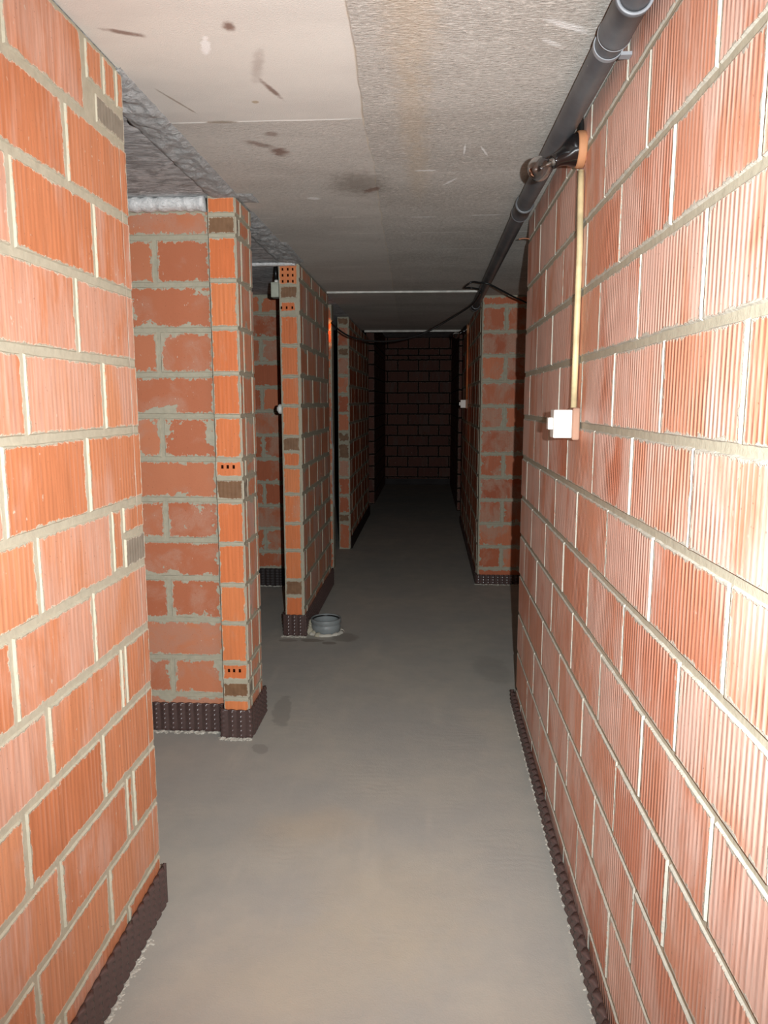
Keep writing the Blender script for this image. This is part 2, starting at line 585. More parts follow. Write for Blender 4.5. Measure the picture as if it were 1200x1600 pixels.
# ---- third left wall (front of the second room)
w3 = Wall('wall_left', (-.99, 4.93, 0), (-.85, 6.35, CEIL), [B_END, B_SIDE], 'orange wall end topped by a block showing nine holes, with a dull side towards the passage')
E3 = [(2.377, CEIL, 9), (2.284, 2.377, 1.0), (2.186, 2.284, 2), (1.988, 2.186, 0), (1.788, 1.988, 0), (1.595, 1.788, 0), (1.39, 1.595, 0), (1.287, 1.39, 1.0),
      (1.183, 1.287, 0), (.999, 1.183, 0), (.796, .999, 0), (.608, .796, 0), (.4, .608, 0), (.285, .4, 1.0), (0, .285, 0)]
cells = []
for z0, z1, t in E3:
    if t == 9:
        cells.append((-.99, -.862, z0, z1, 0.0, ((.030, .065, .097), (.022, .060, .098)), (.004, .002, .002, .002)))
    elif t == 2:
        cells.append((-.99, -.862, z0, z1, 0.0, ((.018, .053, .090), (.046,)), (.012, .012, .022, .015)))
    else:
        cells.append((-.99, -.862, z0, z1, t, None, (.010, .003, .006, .006)))
w3.face('S', cells, 1, seed=41)
B3 = [CEIL, 2.41, 2.20, 1.99, 1.79, 1.595, 1.39, 1.185, 1.0, .796, .608, .4, .2, 0]
w3.face('E', bond(4.93, 6.35, B3, 0.40, (5.03, 5.21)), 4, 0.011, 0.009, seed=42)
w3.face('N', bond(-.99, -.85, B3, 0.4, (0.0,)), 1, seed=43)
w3.done()

# ---- far wall of the second room
BK2 = [CEIL, 2.36, 2.155, 1.95, 1.745, 1.54, 1.335, 1.13, .925, .72, .515, .31, .16, 0]
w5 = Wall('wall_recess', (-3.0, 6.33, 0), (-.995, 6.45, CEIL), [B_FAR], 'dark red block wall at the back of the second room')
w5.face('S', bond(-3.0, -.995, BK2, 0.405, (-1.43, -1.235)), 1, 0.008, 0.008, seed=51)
w5.done()

# ---- lit brick pier inside the third room
wp = Wall('wall_pier', (-1.12, 7.0, 0), (-.907, 7.14, CEIL), [B_FAR], 'slim brick pier in the third doorway lit orange by a bulb')
wp.face('S', bond(-1.12, -.907, [CEIL, 2.36, 2.15, 1.92, 1.68, 1.46, 1.2, .95, .72, .5, .28, 0], 0.4, (0.0,)), 1, 0.014, seed=61)
wp.done()

# ---- fourth left wall, and the wall after it
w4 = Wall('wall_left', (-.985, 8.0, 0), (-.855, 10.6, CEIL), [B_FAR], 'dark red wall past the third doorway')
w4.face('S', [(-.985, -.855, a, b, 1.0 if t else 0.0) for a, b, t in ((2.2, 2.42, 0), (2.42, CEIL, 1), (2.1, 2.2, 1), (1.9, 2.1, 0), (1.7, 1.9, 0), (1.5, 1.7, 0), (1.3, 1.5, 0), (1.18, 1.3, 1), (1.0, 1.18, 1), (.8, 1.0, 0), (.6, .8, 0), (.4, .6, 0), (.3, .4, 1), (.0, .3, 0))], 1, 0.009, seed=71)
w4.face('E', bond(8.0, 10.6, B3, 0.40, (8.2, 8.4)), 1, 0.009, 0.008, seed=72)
w4.done()
w6 = Wall('wall_left', (-.99, 11.7, 0), (-.85, 14.6, 2.86), [B_SHADE], 'last stretch of dark wall on the left')
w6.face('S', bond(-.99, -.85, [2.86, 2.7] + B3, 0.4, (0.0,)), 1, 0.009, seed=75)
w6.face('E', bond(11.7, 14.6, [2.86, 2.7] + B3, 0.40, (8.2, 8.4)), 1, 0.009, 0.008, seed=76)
w6.done()

# ---- far right column wall facing the camera
CB = [CEIL, 2.428, 2.214, 2.013, 1.795, 1.584, 1.387, 1.17, .965, .762, .552, .341, .143, 0]
wc = Wall('wall_right', (.445, 6.5, 0), (3.0, 6.64, CEIL), [B_FAR, B_SIDE], 'red block wall facing the camera at the far right, beyond the opening')
wc.face('S', bond(.445, 3.0, CB, 0.41, (0.86, 0.657), first=0), 1, 0.0085, 0.010, seed=81, jit=.003)
wc.done()
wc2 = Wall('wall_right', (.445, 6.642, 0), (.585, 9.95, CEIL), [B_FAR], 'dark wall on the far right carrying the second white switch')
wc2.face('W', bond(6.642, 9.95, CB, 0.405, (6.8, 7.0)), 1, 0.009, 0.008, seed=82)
wc2.done()
wc3 = Wall('wall_right', (.43, 11.0, 0), (.57, 14.6, 2.86), [B_SHADE], 'last stretch of dark wall on the right')
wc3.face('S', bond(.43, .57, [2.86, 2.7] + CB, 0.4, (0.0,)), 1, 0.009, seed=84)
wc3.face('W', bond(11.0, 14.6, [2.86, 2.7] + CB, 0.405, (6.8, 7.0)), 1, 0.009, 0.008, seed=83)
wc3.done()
wb = Wall('wall_back', (-1.6, 14.6, 0), (1.2, 14.74, 2.86), [B_SHADE], 'dark brick wall closing the far end of the passage')
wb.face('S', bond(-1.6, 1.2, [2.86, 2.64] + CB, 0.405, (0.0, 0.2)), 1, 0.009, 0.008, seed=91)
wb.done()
# outer shell behind the rooms
def slab(name, a, b, m, label=None):
    bm = bmesh.new()
    box(bm, a, b)
    bmesh.ops.recalc_face_normals(bm, faces=bm.faces)
    o = from_bm(name, bm, m)
    return tag(o, label, kind='structure')
so = Wall('wall_outer', (-3.14, -0.9, 0), (-3.0, 14.74, 2.86), [B_FAR], 'outer cellar wall behind the left rooms')
so.face('E', bond(-.9, 14.7, CB, 0.405, (0.0, 0.2)), 1, seed=95)
so.done()
so = Wall('wall_outer', (3.0, -0.9, 0), (3.14, 14.74, 2.86), [B_FAR], 'outer cellar wall behind the right rooms')
so.face('W', bond(-.9, 14.7, CB, 0.405, (0.0, 0.2)), 1, seed=96)
so.done()

# ------------------------------------------------------------------ floor
def stain_mask(t, P, x, y, rx, ry, rot=0.0, soft=0.35, amp=0.35, ns=9.0):
    """ragged blot with a shape of its own, in world metres"""
    q = t.mapping(P, (1, 1, 1), (0, 0, 0))
    s = t.sep(q)
    dx = t.math('SUBTRACT', s[0], x)
    dy = t.math('SUBTRACT', s[1], y)
    c, sn = math.cos(rot), math.sin(rot)
    a = t.math('ADD', t.math('MULTIPLY', dx, c / rx), t.math('MULTIPLY', dy, sn / rx))
    b = t.math('SUBTRACT', t.math('MULTIPLY', dy, c / ry), t.math('MULTIPLY', dx, sn / ry))
    d = t.math('SQRT', t.math('ADD', t.math('MULTIPLY', a, a), t.math('MULTIPLY', b, b)))
    d = t.math('ADD', d, t.math('MULTIPLY', t.math('SUBTRACT', t.noise(P, ns, 4, 0.6), 0.5), amp * 4))
    return t.mapr(d, 1.0 - soft, 1.0 + soft, 1.0, 0.0)

t = NT('smoothed_cement')
P = t.geo()
big = t.noise(P, 1.6, 4, 0.6)
mid = t.noise(P, 7, 5, 0.6)
fin = t.noise(P, 180, 3, 0.6)
col = t.mix(t.mapr(big, 0.35, 0.65), (0.40, 0.385, 0.35), (0.46, 0.43, 0.37))
col = t.mix(t.mapr(mid, 0.3, 0.75, 0.0, 0.45), col, (0.36, 0.345, 0.315))
tr = t.n('ShaderNodeTexWave', wave_type='RINGS')
t.put(tr.inputs[0], t.mapping(P, (1, 1, 1), (0.3, 1.7, 0)))
tr.inputs['Scale'].default_value = 9
tr.inputs['Distortion'].default_value = 9
tr.inputs['Detail'].default_value = 3
tr.inputs['Detail Scale'].default_value = 0.7
trm = t.math('MULTIPLY', tr.outputs[1], t.mapr(t.noise(P, 2.3, 2), 0.5, 0.66))
col = t.mix(t.math('MULTIPLY', trm, 0.08), col, (0.30, 0.28, 0.25))
sx = t.noise(t.mapping(P, (1, 0.18, 1), rot=(0, 0, 0.5)), 6, 3)
col = t.mix(t.mapr(sx, 0.58, 0.7, 0, 0.3), col, (0.52, 0.48, 0.41))
for (x, y, rx, ry, ro, sf, k, c) in (
        (-.76, 3.66, .05, .19, .15, .12, .55, (.26, .245, .215)), (-.775, 3.23, .035, .055, .5, .12, .5, (.25, .235, .205)),
        (.40, 4.35, .10, .22, .2, .3, .35, (.25, .235, .21)), (-.78, 4.83, .07, .035, 0, .15, .6, (.17, .14, .11)),
        (-.57, 4.92, .08, .10, .6, .25, .5, (.18, .15, .12)), (-.66, 4.78, .05, .03, 0, .15, .6, (.17, .14, .11)),
        (-.70, 5.25, .06, .09, 0, .2, .5, (.18, .15, .13)), (-.45, 2.6, .2, .12, .3, .7, .35, (.5, .40, .28)),
        (-.1, 2.2, .25, .2, -.4, .8, .3, (.5, .42, .3)), (-.3, 1.9, .3, .18, .2, .8, .3, (.52, .44, .31)),
        (-.95, 4.82, .06, .03, 0, .2, .5, (.17, .14, .12))):
    col = t.mix(t.math('MULTIPLY', stain_mask(t, P, x, y, rx, ry, ro, sf), k), col, c)
h = t.math('ADD', t.math('MULTIPLY', fin, 0.25), t.math('MULTIPLY', mid, 0.8))
h = t.math('ADD', h, t.math('MULTIPLY', trm, 0.06))
M_FLOOR = t.out(col, t.mapr(mid, 0.3, 0.7, 0.62, 0.8), t.bump(h, 0.5, 0.006), 0.3)
slab('floor', (-3.14, -0.9, -0.08), (3.14, 14.74, 0.0), M_FLOOR, 'smooth grey cement floor of the cellar passage')

# ------------------------------------------------------------------ ceiling
t = NT('streaked_concrete')
P = t.geo()
s = t.sep(P)
x, y = s[0], s[1]
wob = t.math('MULTIPLY', t.math('SUBTRACT', t.noise(P, 3, 2), 0.5), 0.03)
long_seam = t.math('ABSOLUTE', t.math('ADD', t.math('ADD', x, 0.20), t.math('ADD', wob, t.math('MULTIPLY', t.math('SUBTRACT', y, 2.0), 0.022))))
left_half = t.mapr(t.math('ADD', t.math('ADD', x, 0.20), t.math('ADD', wob, t.math('MULTIPLY', t.math('SUBTRACT', y, 2.0), 0.022))), -0.002, 0.004, 1.0, 0.0)
near = t.mapr(t.math('ADD', y, wob), 2.50, 2.515, 1.0, 0.0)
smooth_zone = t.math('MULTIPLY', left_half, near)
mid_zone = t.math('MULTIPLY', left_half, t.math('SUBTRACT', 1.0, near))
roughz = t.math('SUBTRACT', 1.0, t.math('ADD', smooth_zone, t.math('MULTIPLY', mid_zone, 0.45)))
big = t.noise(t.mapping(P, (.6, 1.3, 1)), 2.2, 4)
st = t.noise(t.mapping(P, (0.16, 1, 1)), 170, 5, 0.72)
st2 = t.noise(t.mapping(P, (0.4, 1, 1)), 150, 4, 0.7)
gr = t.noise(P, 260, 3, 0.6)
base = t.mix(t.mapr(big, 0.35, 0.65), (0.65, 0.625, 0.58), (0.75, 0.725, 0.67))
rbase = t.mix(t.mapr(big, 0.35, 0.65), (0.44, 0.41, 0.37), (0.55, 0.52, 0.475))
col = t.mix(roughz, base, rbase)
wh_ = t.math('MULTIPLY', t.mapr(t.math('ADD', t.math('MULTIPLY', st, 0.5), t.math('MULTIPLY', st2, 0.5)), 0.50, 0.63), roughz)
col = t.mix(t.math('MULTIPLY', wh_, 0.85), col, (0.78, 0.74, 0.68))
dk_ = t.math('MULTIPLY', t.mapr(st2, 0.30, 0.45, 1.0, 0.0), roughz)
col = t.mix(t.math('MULTIPLY', dk_, 0.7), col, (0.17, 0.155, 0.135))
col = t.mix(t.mapr(gr, 0.35, 0.7, 0.0, 0.25), col, (0.7, 0.66, 0.6))
gl = t.noise(t.mapping(P, (0.55, 1, 1)), 230, 3, 0.75)
col = t.mix(t.math('MULTIPLY', t.mapr(gl, 0.60, 0.68), t.math('MULTIPLY', roughz, 0.8)), col, (0.88, 0.86, 0.82))
pit = t.noise(t.mapping(P, (0.5, 1, 1), (3, 7, 1)), 190, 3, 0.7)
col = t.mix(t.math('MULTIPLY', t.mapr(pit, 0.60, 0.70), t.math('MULTIPLY', roughz, 0.55)), col, (0.16, 0.15, 0.135))
# seams between the planks
sm = t.mapr(long_seam, 0.0015, 0.005, 1.0, 0.0)
sm = t.math('MULTIPLY', sm, t.mapr(t.noise(P, 9, 3), 0.4, 0.6, 0.2, 0.9))
col = t.mix(sm, col, (0.62, 0.56, 0.46))
cs = t.math('MULTIPLY', t.mapr(t.math('ABSOLUTE', t.math('ADD', t.math('SUBTRACT', y, 2.505), t.math('MULTIPLY', wob, .15))), 0.002, 0.006, 1.0, 0.0), left_half)
col = t.mix(t.math('MULTIPLY', cs, t.mapr(t.noise(t.mapping(P, (1, .1, 1)), 6, 2), 0.45, 0.55)), col, (0.85, 0.83, 0.78))
for yy, a in ((3.08, .3), (3.76, .6), (4.12, .5), (4.55, .5), (5.1, .4), (5.6, .4)):
    cs = t.mapr(t.math('ABSOLUTE', t.math('ADD', t.math('SUBTRACT', y, yy), t.math('MULTIPLY', wob, .3))), 0.003, 0.011, 1.0, 0.0)
    br = t.mapr(t.noise(t.mapping(P, (1, .1, 1), (yy * 7, 0, 0)), 4, 3), 0.48, 0.56)
    col = t.mix(t.math('MULTIPLY', t.math('MULTIPLY', cs, br), a), col, (0.85, 0.83, 0.78))
RUST, WHT, DIRT = (.17, .075, .045), (.92, .92, .90), (.30, .25, .19)
for (cx, cy, rx, ry, ro, sf, k, c) in (
        (-.49, 1.90, .013, .022, .2, .6, .8, RUST), (-.755, 1.915, .042, .009, .45, .6, .75, RUST), (-.575, 1.995, .012, .045, .25, .3, .95, WHT),
        (-.462, 2.27, .008, .055, -.25, .6, .75, RUST), (-.47, 2.12, .014, .08, .3, .7, .3, RUST), (-.60, 2.72, .05, .020, .7, .7, .6, RUST), (-.545, 2.80, .028, .04, 0, .6, .75, RUST),
        (-.54, 2.62, .02, .02, 0, .6, .5, RUST), (-.765, 2.34, .004, .10, -.32, .4, .7, DIRT), (-.68, 2.505, .05, .010, 0, .4, .8, DIRT),
        (-.30, 3.22, .10, .14, 0, .7, .55, (.16, .13, .10)), (-.25, 3.3, .02, .05, 0.8, .4, .6, RUST), (-.53, 2.35, .010, .010, 0, .4, .6, (.4, .27, .12)),
        (.33, 1.95, .012, .06, -1.0, .5, .6, WHT), (.30, 2.03, .008, .03, -.9, .5, .5, WHT),
        (.12, 2.82, .004, .05, 0, .4, .8, WHT), (.19, 2.83, .004, .05, -.3, .4, .8, WHT), (-.05, 1.85, .06, .35, 0, .8, .28, (.62, .45, .27)),
        (-.06, 2.5, .045, .35, 0, .8, .28, (.60, .45, .28)), (-.05, 3.1, .04, .3, 0, .8, .25, (.55, .42, .26)), (-.04, 3.78, .06, .006, 0, .3, .9, WHT), (.28, 3.76, .09, .006, 0, .3, .7, WHT),
        (-.52, 3.42, .025, .02, 0, .4, .8, WHT), (-.02, 3.05, .035, .008, 0, .3, .9, WHT), (.08, 3.2, .006, .05, .5, .3, .7, WHT)):
    col = t.mix(t.math('MULTIPLY', stain_mask(t, P, cx, cy, rx, ry, ro, sf, .42, 36.0), k), col, c)
h = t.math('ADD', t.math('MULTIPLY', t.math('MULTIPLY', st2, roughz), 1.2), t.math('MULTIPLY', gr, 0.3))
nrm = t.bump(h, 0.8, 0.006)
M_CEIL = t.out(col, 0.85, nrm, 0.2)

# rough underside over the left rooms
t = NT('rough_room_ceiling')
P = t.geo()
a = t.noise(t.mapping(P, (0.4, 1, 1)), 30, 7, 0.75, 1.2)
b = t.noise(P, 6, 3)
col = t.mix(t.mapr(a, 0.36, 0.66), (0.34, 0.335, 0.335), (0.92, 0.92, 0.92))
col = t.mix(t.mapr(b, 0.4, 0.7, 0, 0.35), col, (0.30, 0.29, 0.28))
M_RCEIL = t.out(col, 0.9, t.bump(a, 1.0, 0.02), 0.15)
t = NT('rough_white_mortar')
P = t.geo()
a = t.noise(P, 45, 6, 0.7, 0.6)
b = t.n('ShaderNodeTexVoronoi', feature='DISTANCE_TO_EDGE')
t.put(b.inputs[0], P)
b.inputs['Scale'].default_value = 38
col = t.mix(t.mapr(a, 0.3, 0.6), (0.74, 0.74, 0.73), (0.95, 0.95, 0.94))
col = t.mix(t.mapr(b.outputs[0], 0.0, 0.035, 0.25, 0.0), col, (0.25, 0.24, 0.24))
M_WMORT = t.out(col, 0.9, t.bump(a, 1.0, 0.012), 0.15)

slab('ceiling', (-3.14, 9.52, 2.86), (3.14, 14.74, 2.95), M_RCEIL, 'higher rough ceiling at the far end of the passage')
slab('ceiling', (XL - .002, -0.9, CEIL), (3.14, 9.52, CEIL + .42), M_CEIL, 'grey streaked concrete plank ceiling of the passage')
slab('ceiling', (-3.14, -0.9, CEIL + 0.004), (XL - .002, 9.52, CEIL + .42), M_RCEIL, 'rough white-streaked concrete ceiling over the left rooms')

def rough_sheet(name, x0, x1, y0, y1, z, depth, m, label, seed=0, nx=40, ny=60, edge_x=None, ns=14):
    """lumpy skin of mortar under the ceiling"""
    bm = bmesh.new()
    g = []
    for j in range(ny + 1):
        row = []
        for i in range(nx + 1):
            u, v = i / nx, j / ny
            xx, yy = x0 + (x1 - x0) * u, y0 + (y1 - y0) * v
            d = noise.fractal(Vector((xx * ns, yy * ns, seed)), 1.0, 2.0, 5)
            fall = min(1, u * 5, (1 - u) * 5, v * 12 + .3, (1 - v) * 12 + .3)
            if i == nx:
                xx += 0.016 * noise.fractal(Vector((yy * 16, seed, 0)), 1.0, 2.0, 4)
            if i == 0:
                xx += 0.02 * noise.fractal(Vector((yy * 11, seed + 5, 0)), 1.0, 2.0, 4)
            row.append(bm.verts.new((xx, yy, z + 0.004 - max(0.0, (depth * (0.55 + 0.6 * d)) * max(fall, 0.0)) - (0.003 if fall > 0 else 0))))
        g.append(row)
    for j in range(ny):
        for i in range(nx):
            bm.faces.new((g[j][i], g[j + 1][i], g[j + 1][i + 1], g[j][i + 1]))
    # close the back into the slab
    bmesh.ops.solidify(bm, geom=list(bm.faces), thickness=-0.012)
    bmesh.ops.recalc_face_normals(bm, faces=bm.faces)
    o = from_bm(name, bm, m, smooth=True)
    return tag(o, label, kind='structure')

rough_sheet('trim_1', -.975, -.838, 2.10, 3.40, CEIL, .020, M_WMORT, 'rough white mortar band under the ceiling over the first doorway', 1, 30, 120)
rough_sheet('trim_2', -.985, -.838, 3.62, 4.96, CEIL, .020, M_WMORT, 'rough white mortar band under the ceiling over the second doorway', 2, 30, 120)
rough_sheet('trim_3', -.86, -.77, 3.32, 3.47, CEIL, .014, M_WMORT, 'white mortar blot on the ceiling at the second wall end', 3, 16, 16)
rough_sheet('trim_4', -.88, -.81, 4.30, 4.90, CEIL, .012, M_WMORT, 'white mortar splashes on the ceiling before the third wall', 4, 14, 50)

def lump_bar(name, pts, rad, m, label, seed=0, flat=0.6, seg=10, jit=0.5, step=0.012):
    """irregular squeezed bead of mortar following a path"""
    P = [Vector(p) for p in pts]
    path = []
    for a, b in zip(P, P[1:]):
        n = max(1, int((b - a).length / step))
        path += [a.lerp(b, k / n) for k in range(n)]
    path.append(P[-1])
    bm = bmesh.new()
    rnd = random.Random(seed)
    rings = []
    for i, p in enumerate(path):
        tdir = (path[min(i + 1, len(path) - 1)] - path[max(0, i - 1)]).normalized()
        side = tdir.cross(Vector((0, 0, 1))).normalized()
        rr = rad * (1 + jit * 1.6 * noise.fractal(p * 30 + Vector((seed, 0, 0)), 1, 2, 3))
        ring = []
        for k in range(seg):
            a = 2 * math.pi * k / seg
            j = 1 + jit * rnd.uniform(-.35, .35)
            ring.append(bm.verts.new(p + side * math.cos(a) * rr * j + Vector((0, 0, math.sin(a) * rr * flat * j))))
        rings.append(ring)
    for a, b in zip(rings, rings[1:]):
        for k in range(seg):
            bm.faces.new((a[k], a[(k + 1) % seg], b[(k + 1) % seg], b[k]))
    bm.faces.new(rings[0][::-1]); bm.faces.new(rings[-1])
    bmesh.ops.recalc_face_normals(bm, faces=bm.faces)
    return tag(from_bm(name, bm, m, smooth=True), label, kind='structure')

lump_bar('trim_5', [(-2.99, 3.385, 2.492), (-1.0, 3.385, 2.492)], .041, M_WMORT, 'white mortar bead along the top of the first room back wall', 5, 0.75, jit=.16)
lump_bar('trim_6', [(-1.75, 4.90, 2.500), (-.87, 4.905, 2.503)], .024, M_WMORT, 'white mortar bead beside the top of the third wall end', 6, 0.5, jit=.25)
M_EDGE = plain('lime_edge', (.80, .78, .72), .9, .2, .6, 80)
M_EDGE2 = plain('grey_foam_edge', (.34, .34, .34), .9, .2, .9, 30, .25)
slab('trim_7', (-.845, 6.2, CEIL - .014), (.445, 6.212, CEIL), M_EDGE, 'white lime line across the ceiling above the far column')
slab('trim_8', (-.82, 9.5, CEIL - .024), (.40, 9.52, CEIL), M_EDGE, 'second white lime line across the ceiling far down the passage')

# ------------------------------------------------------------------ dimpled membrane strips
t = NT('brown_membrane')
M_MEMB = t.out(t.mix(t.noise(t.geo(), 50, 3), (.075, .044, .040), (.10, .062, .056)), 0.27, t.bump(t.noise(t.geo(), 200, 2), .15, .001), 0.55)
M_CRUMB = mortar_mat('pale_cement_crumbs', (0.62, 0.58, 0.50))
t = NT('far_shade_membrane')
M_MEMB2 = t.out((.022, .012, .011), 0.6)  # darker membrane copy, weak light on the distant strips put into the colour
def membrane(pts, side, h, label, flute=0.042, step=0.004, amp=0.007, z0=0.0, nz=None, group=None, mat=None):
    """plastic strip standing against wall feet: fluted, studded, following pts on the wall plane; side = +1/-1 offset normal"""
    P = [Vector((p[0], p[1], 0)) for p in pts]
    path = []
    for a, b in zip(P, P[1:]):
        n = max(2, int((b - a).length / step))
        for k in range(n):
            path.append(a.lerp(b, k / n))
    path.append(P[-1])
    # smoothed normals
    nn = len(path)
    nor = []
    W = 6
    for i in range(nn):
        tdir = (path[min(i + W, nn - 1)] - path[max(0, i - W)]).normalized()
        nor.append(Vector((tdir.y, -tdir.x, 0)) * side)
    nz = nz or int(h / 0.0045)
    bm = bmesh.new()
    fr, bk = [], []
    L = 0.0
    for i, p in enumerate(path):
        if i:
            L += (path[i] - path[i - 1]).length
        c1, c2 = [], []
        fl = abs(math.sin(math.pi * L / flute))
        base = 0.006 + amp * (fl ** 0.7)
        top = h + 0.004 * fl + 0.003 * noise.noise(Vector((L * 9, 1, 0)))
        for j in range(nz + 1):
            zz = z0 + top * j / nz
            col_ = int(math.floor(L / flute))
            ph = (zz / 0.024)
            du = ((L / flute) % 1.0) - 0.5
            dv = (ph % 1.0) - 0.5
            rr = math.hypot(du * flute, dv * 0.024)
            stud = 0.0055 * max(0.0, 1 - (rr / 0.0085) ** 2) ** 0.5 if rr < 0.0085 else 0
            c1.append(bm.verts.new(p + nor[i] * (base + stud) + Vector((0, 0, zz))))
        c2 = [bm.verts.new(p + nor[i] * 0.0015 + Vector((0, 0, z0 + top * q))) for q in (0, 1)]
        fr.append(c1); bk.append(c2)
    for i in range(nn - 1):
        for j in range(nz):
            bm.faces.new((fr[i][j], fr[i + 1][j], fr[i + 1][j + 1], fr[i][j + 1]))
        bm.faces.new((fr[i][-1], fr[i + 1][-1], bk[i + 1][1], bk[i][1]))
        bm.faces.new((bk[i][0], bk[i][1], bk[i + 1][1], bk[i + 1][0]))
    for e in (0, -1):
        bm.faces.new([fr[e][0], bk[e][0], bk[e][1]] + [fr[e][j] for j in range(nz, 0, -1)])
    bmesh.ops.recalc_face_normals(bm, faces=bm.faces)
    o = from_bm('dimpled_membrane', bm, mat or M_MEMB, smooth=True)
    return tag(o, label, 'membrane', group or 'brown membrane strips along the wall feet')

XLM = XL
membrane([(XL, 0.5), (XL, 2.15)], 1, .135, 'brown dimpled membrane strip at the foot of the near left wall')
membrane([(-3.0, 3.41), (-.995, 3.41), (-.988, 3.343), (-.862, 3.343), (-.853, 3.353), (-.853, 3.66)], 1, .142, 'brown membrane wrapping the foot of the orange wall end nearest the camera')
membrane([(-.992, 5.3), (-.992, 4.927), (-.85, 4.927), (-.848, 6.40)], 1, .150, 'brown membrane wrapping the foot of the narrow wall end beside the grey pipe ring')
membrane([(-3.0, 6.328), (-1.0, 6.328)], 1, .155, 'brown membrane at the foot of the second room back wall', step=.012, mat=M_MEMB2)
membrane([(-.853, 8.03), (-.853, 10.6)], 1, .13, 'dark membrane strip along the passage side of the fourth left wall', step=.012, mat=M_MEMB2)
membrane([(XR - .012, 0.6), (XR - .010, 2.2), (XR - .002, 3.87)], -1, .062, 'brown fluted membrane strip along the foot of the long right wall', amp=.014, flute=.05)
membrane([(.445, 9.9), (.443, 6.498), (2.9, 6.498)], 1, .085, 'brown membrane around the foot of the far right wall corner', step=.01)
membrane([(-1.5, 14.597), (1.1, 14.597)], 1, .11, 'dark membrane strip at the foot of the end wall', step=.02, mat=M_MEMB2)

def crumbs(name, a, b, width, n, label, seed, size=0.006):
    """broken line of set cement along a strip foot"""
    rnd = random.Random(seed)
    bm = bmesh.new()
    a, b = Vector(a), Vector(b)
    dirv = (b - a).normalized()
    sd = Vector((dirv.y, -dirv.x, 0))
    for k in range(n):
        p = a.lerp(b, rnd.random()) + sd * rnd.uniform(0, width) * rnd.random()
        r = size * rnd.uniform(0.35, 1.3)
        M = Matrix.Translation(p + Vector((0, 0, r * .15))) @ Matrix.Rotation(rnd.uniform(0, 3), 4, 'Z') @ Matrix.Diagonal((rnd.uniform(.8, 2.4), rnd.uniform(.6, 1.2), rnd.uniform(.4, .8), 1))
        g = bmesh.ops.create_icosphere(bm, subdivisions=1, radius=r, matrix=M)
        for v in g['verts']:
            v.co += Vector((rnd.uniform(-1, 1), rnd.uniform(-1, 1), rnd.uniform(-1, 1))) * r * .25
    return tag(from_bm(name, bm, M_CRUMB), label, kind='structure')
crumbs('trim_10', (XL + .016, 0.8, -.001), (XL + .014, 1.98, -.001), .020, 520, 'line of pale cement crumbs at the near left wall foot', 1, .0038)
crumbs('trim_11', (-1.9, 3.388, 0), (-1.0, 3.388, 0), .022, 260, 'line of pale cement crumbs at the first room back wall', 2, .0075)
crumbs('trim_12', (-1.0, 3.325, 0), (-.845, 3.325, 0), .02, 70, 'pale cement crumbs at the orange wall end', 3, .0075)
crumbs('trim_13', (XR - .028, 3.8, 0), (XR - .038, 0.8, 0), -.010, 380, 'broken line of pale cement along the right wall strip', 4, .003)
crumbs('trim_14', (-1.01, 4.905, 0), (-.84, 4.905, 0), .022, 90, 'pale cement crumbs at the narrow wall end', 5, .008)
crumbs('trim_15', (-1.9, 6.305, 0), (-1.0, 6.305, 0), .03, 140, 'pale cement line at the second room back wall', 6, .009)
crumbs('trim_16', (.43, 6.475, 0), (.95, 6.475, 0), .03, 120, 'pale cement line at the far right wall', 7, .008)
# lump of mortar where the strip meets the pipe ring
bm = bmesh.new()
for (px, py, pz, r) in ((-.825, 5.02, .035, .03), (-.822, 5.03, .07, .02), (-.83, 5.0, .01, .04), (-.79, 4.97, .0, .03), (-.76, 4.93, .0, .025)):
    g = bmesh.ops.create_icosphere(bm, subdivisions=3, radius=r, matrix=Matrix.Translation((px, py, pz)))
    for v in g['verts']:
        v.co += v.normal * 0 + Vector((1, 1, 1)) * 0.004 * noise.fractal(v.co * 60, 1, 2, 3)
tag(from_bm('trim_17', bm, M_MORTAR, smooth=True), 'grey mortar lump between membrane and pipe ring', kind='structure')

# ------------------------------------------------------------------ drain pipe under the ceiling
t = NT('dusty_grey_plastic')
P = t.geo()
dn = t.noise(P, 60, 4, 0.6)
col = t.mix(t.mapr(t.noise(P, 8, 3), .3, .7), (.085, .088, .095), (.13, .135, .14))
col = t.mix(t.mapr(dn, .68, .74, 0, .5), col, (.34, .33, .32))
M_PIPE = t.out(col, .42, t.bump(dn, .2, .001), .5)
M_RIM = plain('pale_pipe_rim', (.30, .31, .33), .45, .5)
M_BLACK = plain('black_plastic', (.012, .012, .012), .35, .5)
M_BAKE = plain('glossy_black_bakelite', (.010, .008, .008), .12, .8)

pipe = empty('drain_pipe', (.42, 0.2, 2.475), 'dark grey plastic drain pipe running under the ceiling along the right wall', 'pipe')
def PX(y):   # the pipe drifts away from the wall
    return .436 - min(max((y - 1.2) / 2.2, 0), 1) * .026
inv = Matrix.Translation(-Vector(pipe.location))
def child_bm(bm, name, m, parent, smooth=True):
    bm.transform(Matrix.Translation(-Vector(parent.location)))
    o = from_bm(name, bm, m, parent, smooth)
    return o
ys = [-.5 + .15 * k for k in range(0, 51)]
child_bm(sweep([(PX(yy), yy, 2.476) for yy in ys], .034, 28), 'pipe_run', M_PIPE, pipe)
def sleeve(y0, y1, r=.0385):
    bm = lathe((PX(y0), y0, 2.4745), (PX(y1) - PX(y0), y1 - y0, 0), [(0, .0335), (0, r + .002), (.012, r + .002), (.016, r), (y1 - y0 - .012, r), (y1 - y0 - .008, r + .0012), (y1 - y0, r + .0012), (y1 - y0, .0335)], 36)
    return child_bm(bm, 'pipe_socket', M_PIPE, pipe)
s1 = sleeve(1.735, 1.90)
s2 = sleeve(3.40, 3.56)
s3 = sleeve(6.78, 6.93)
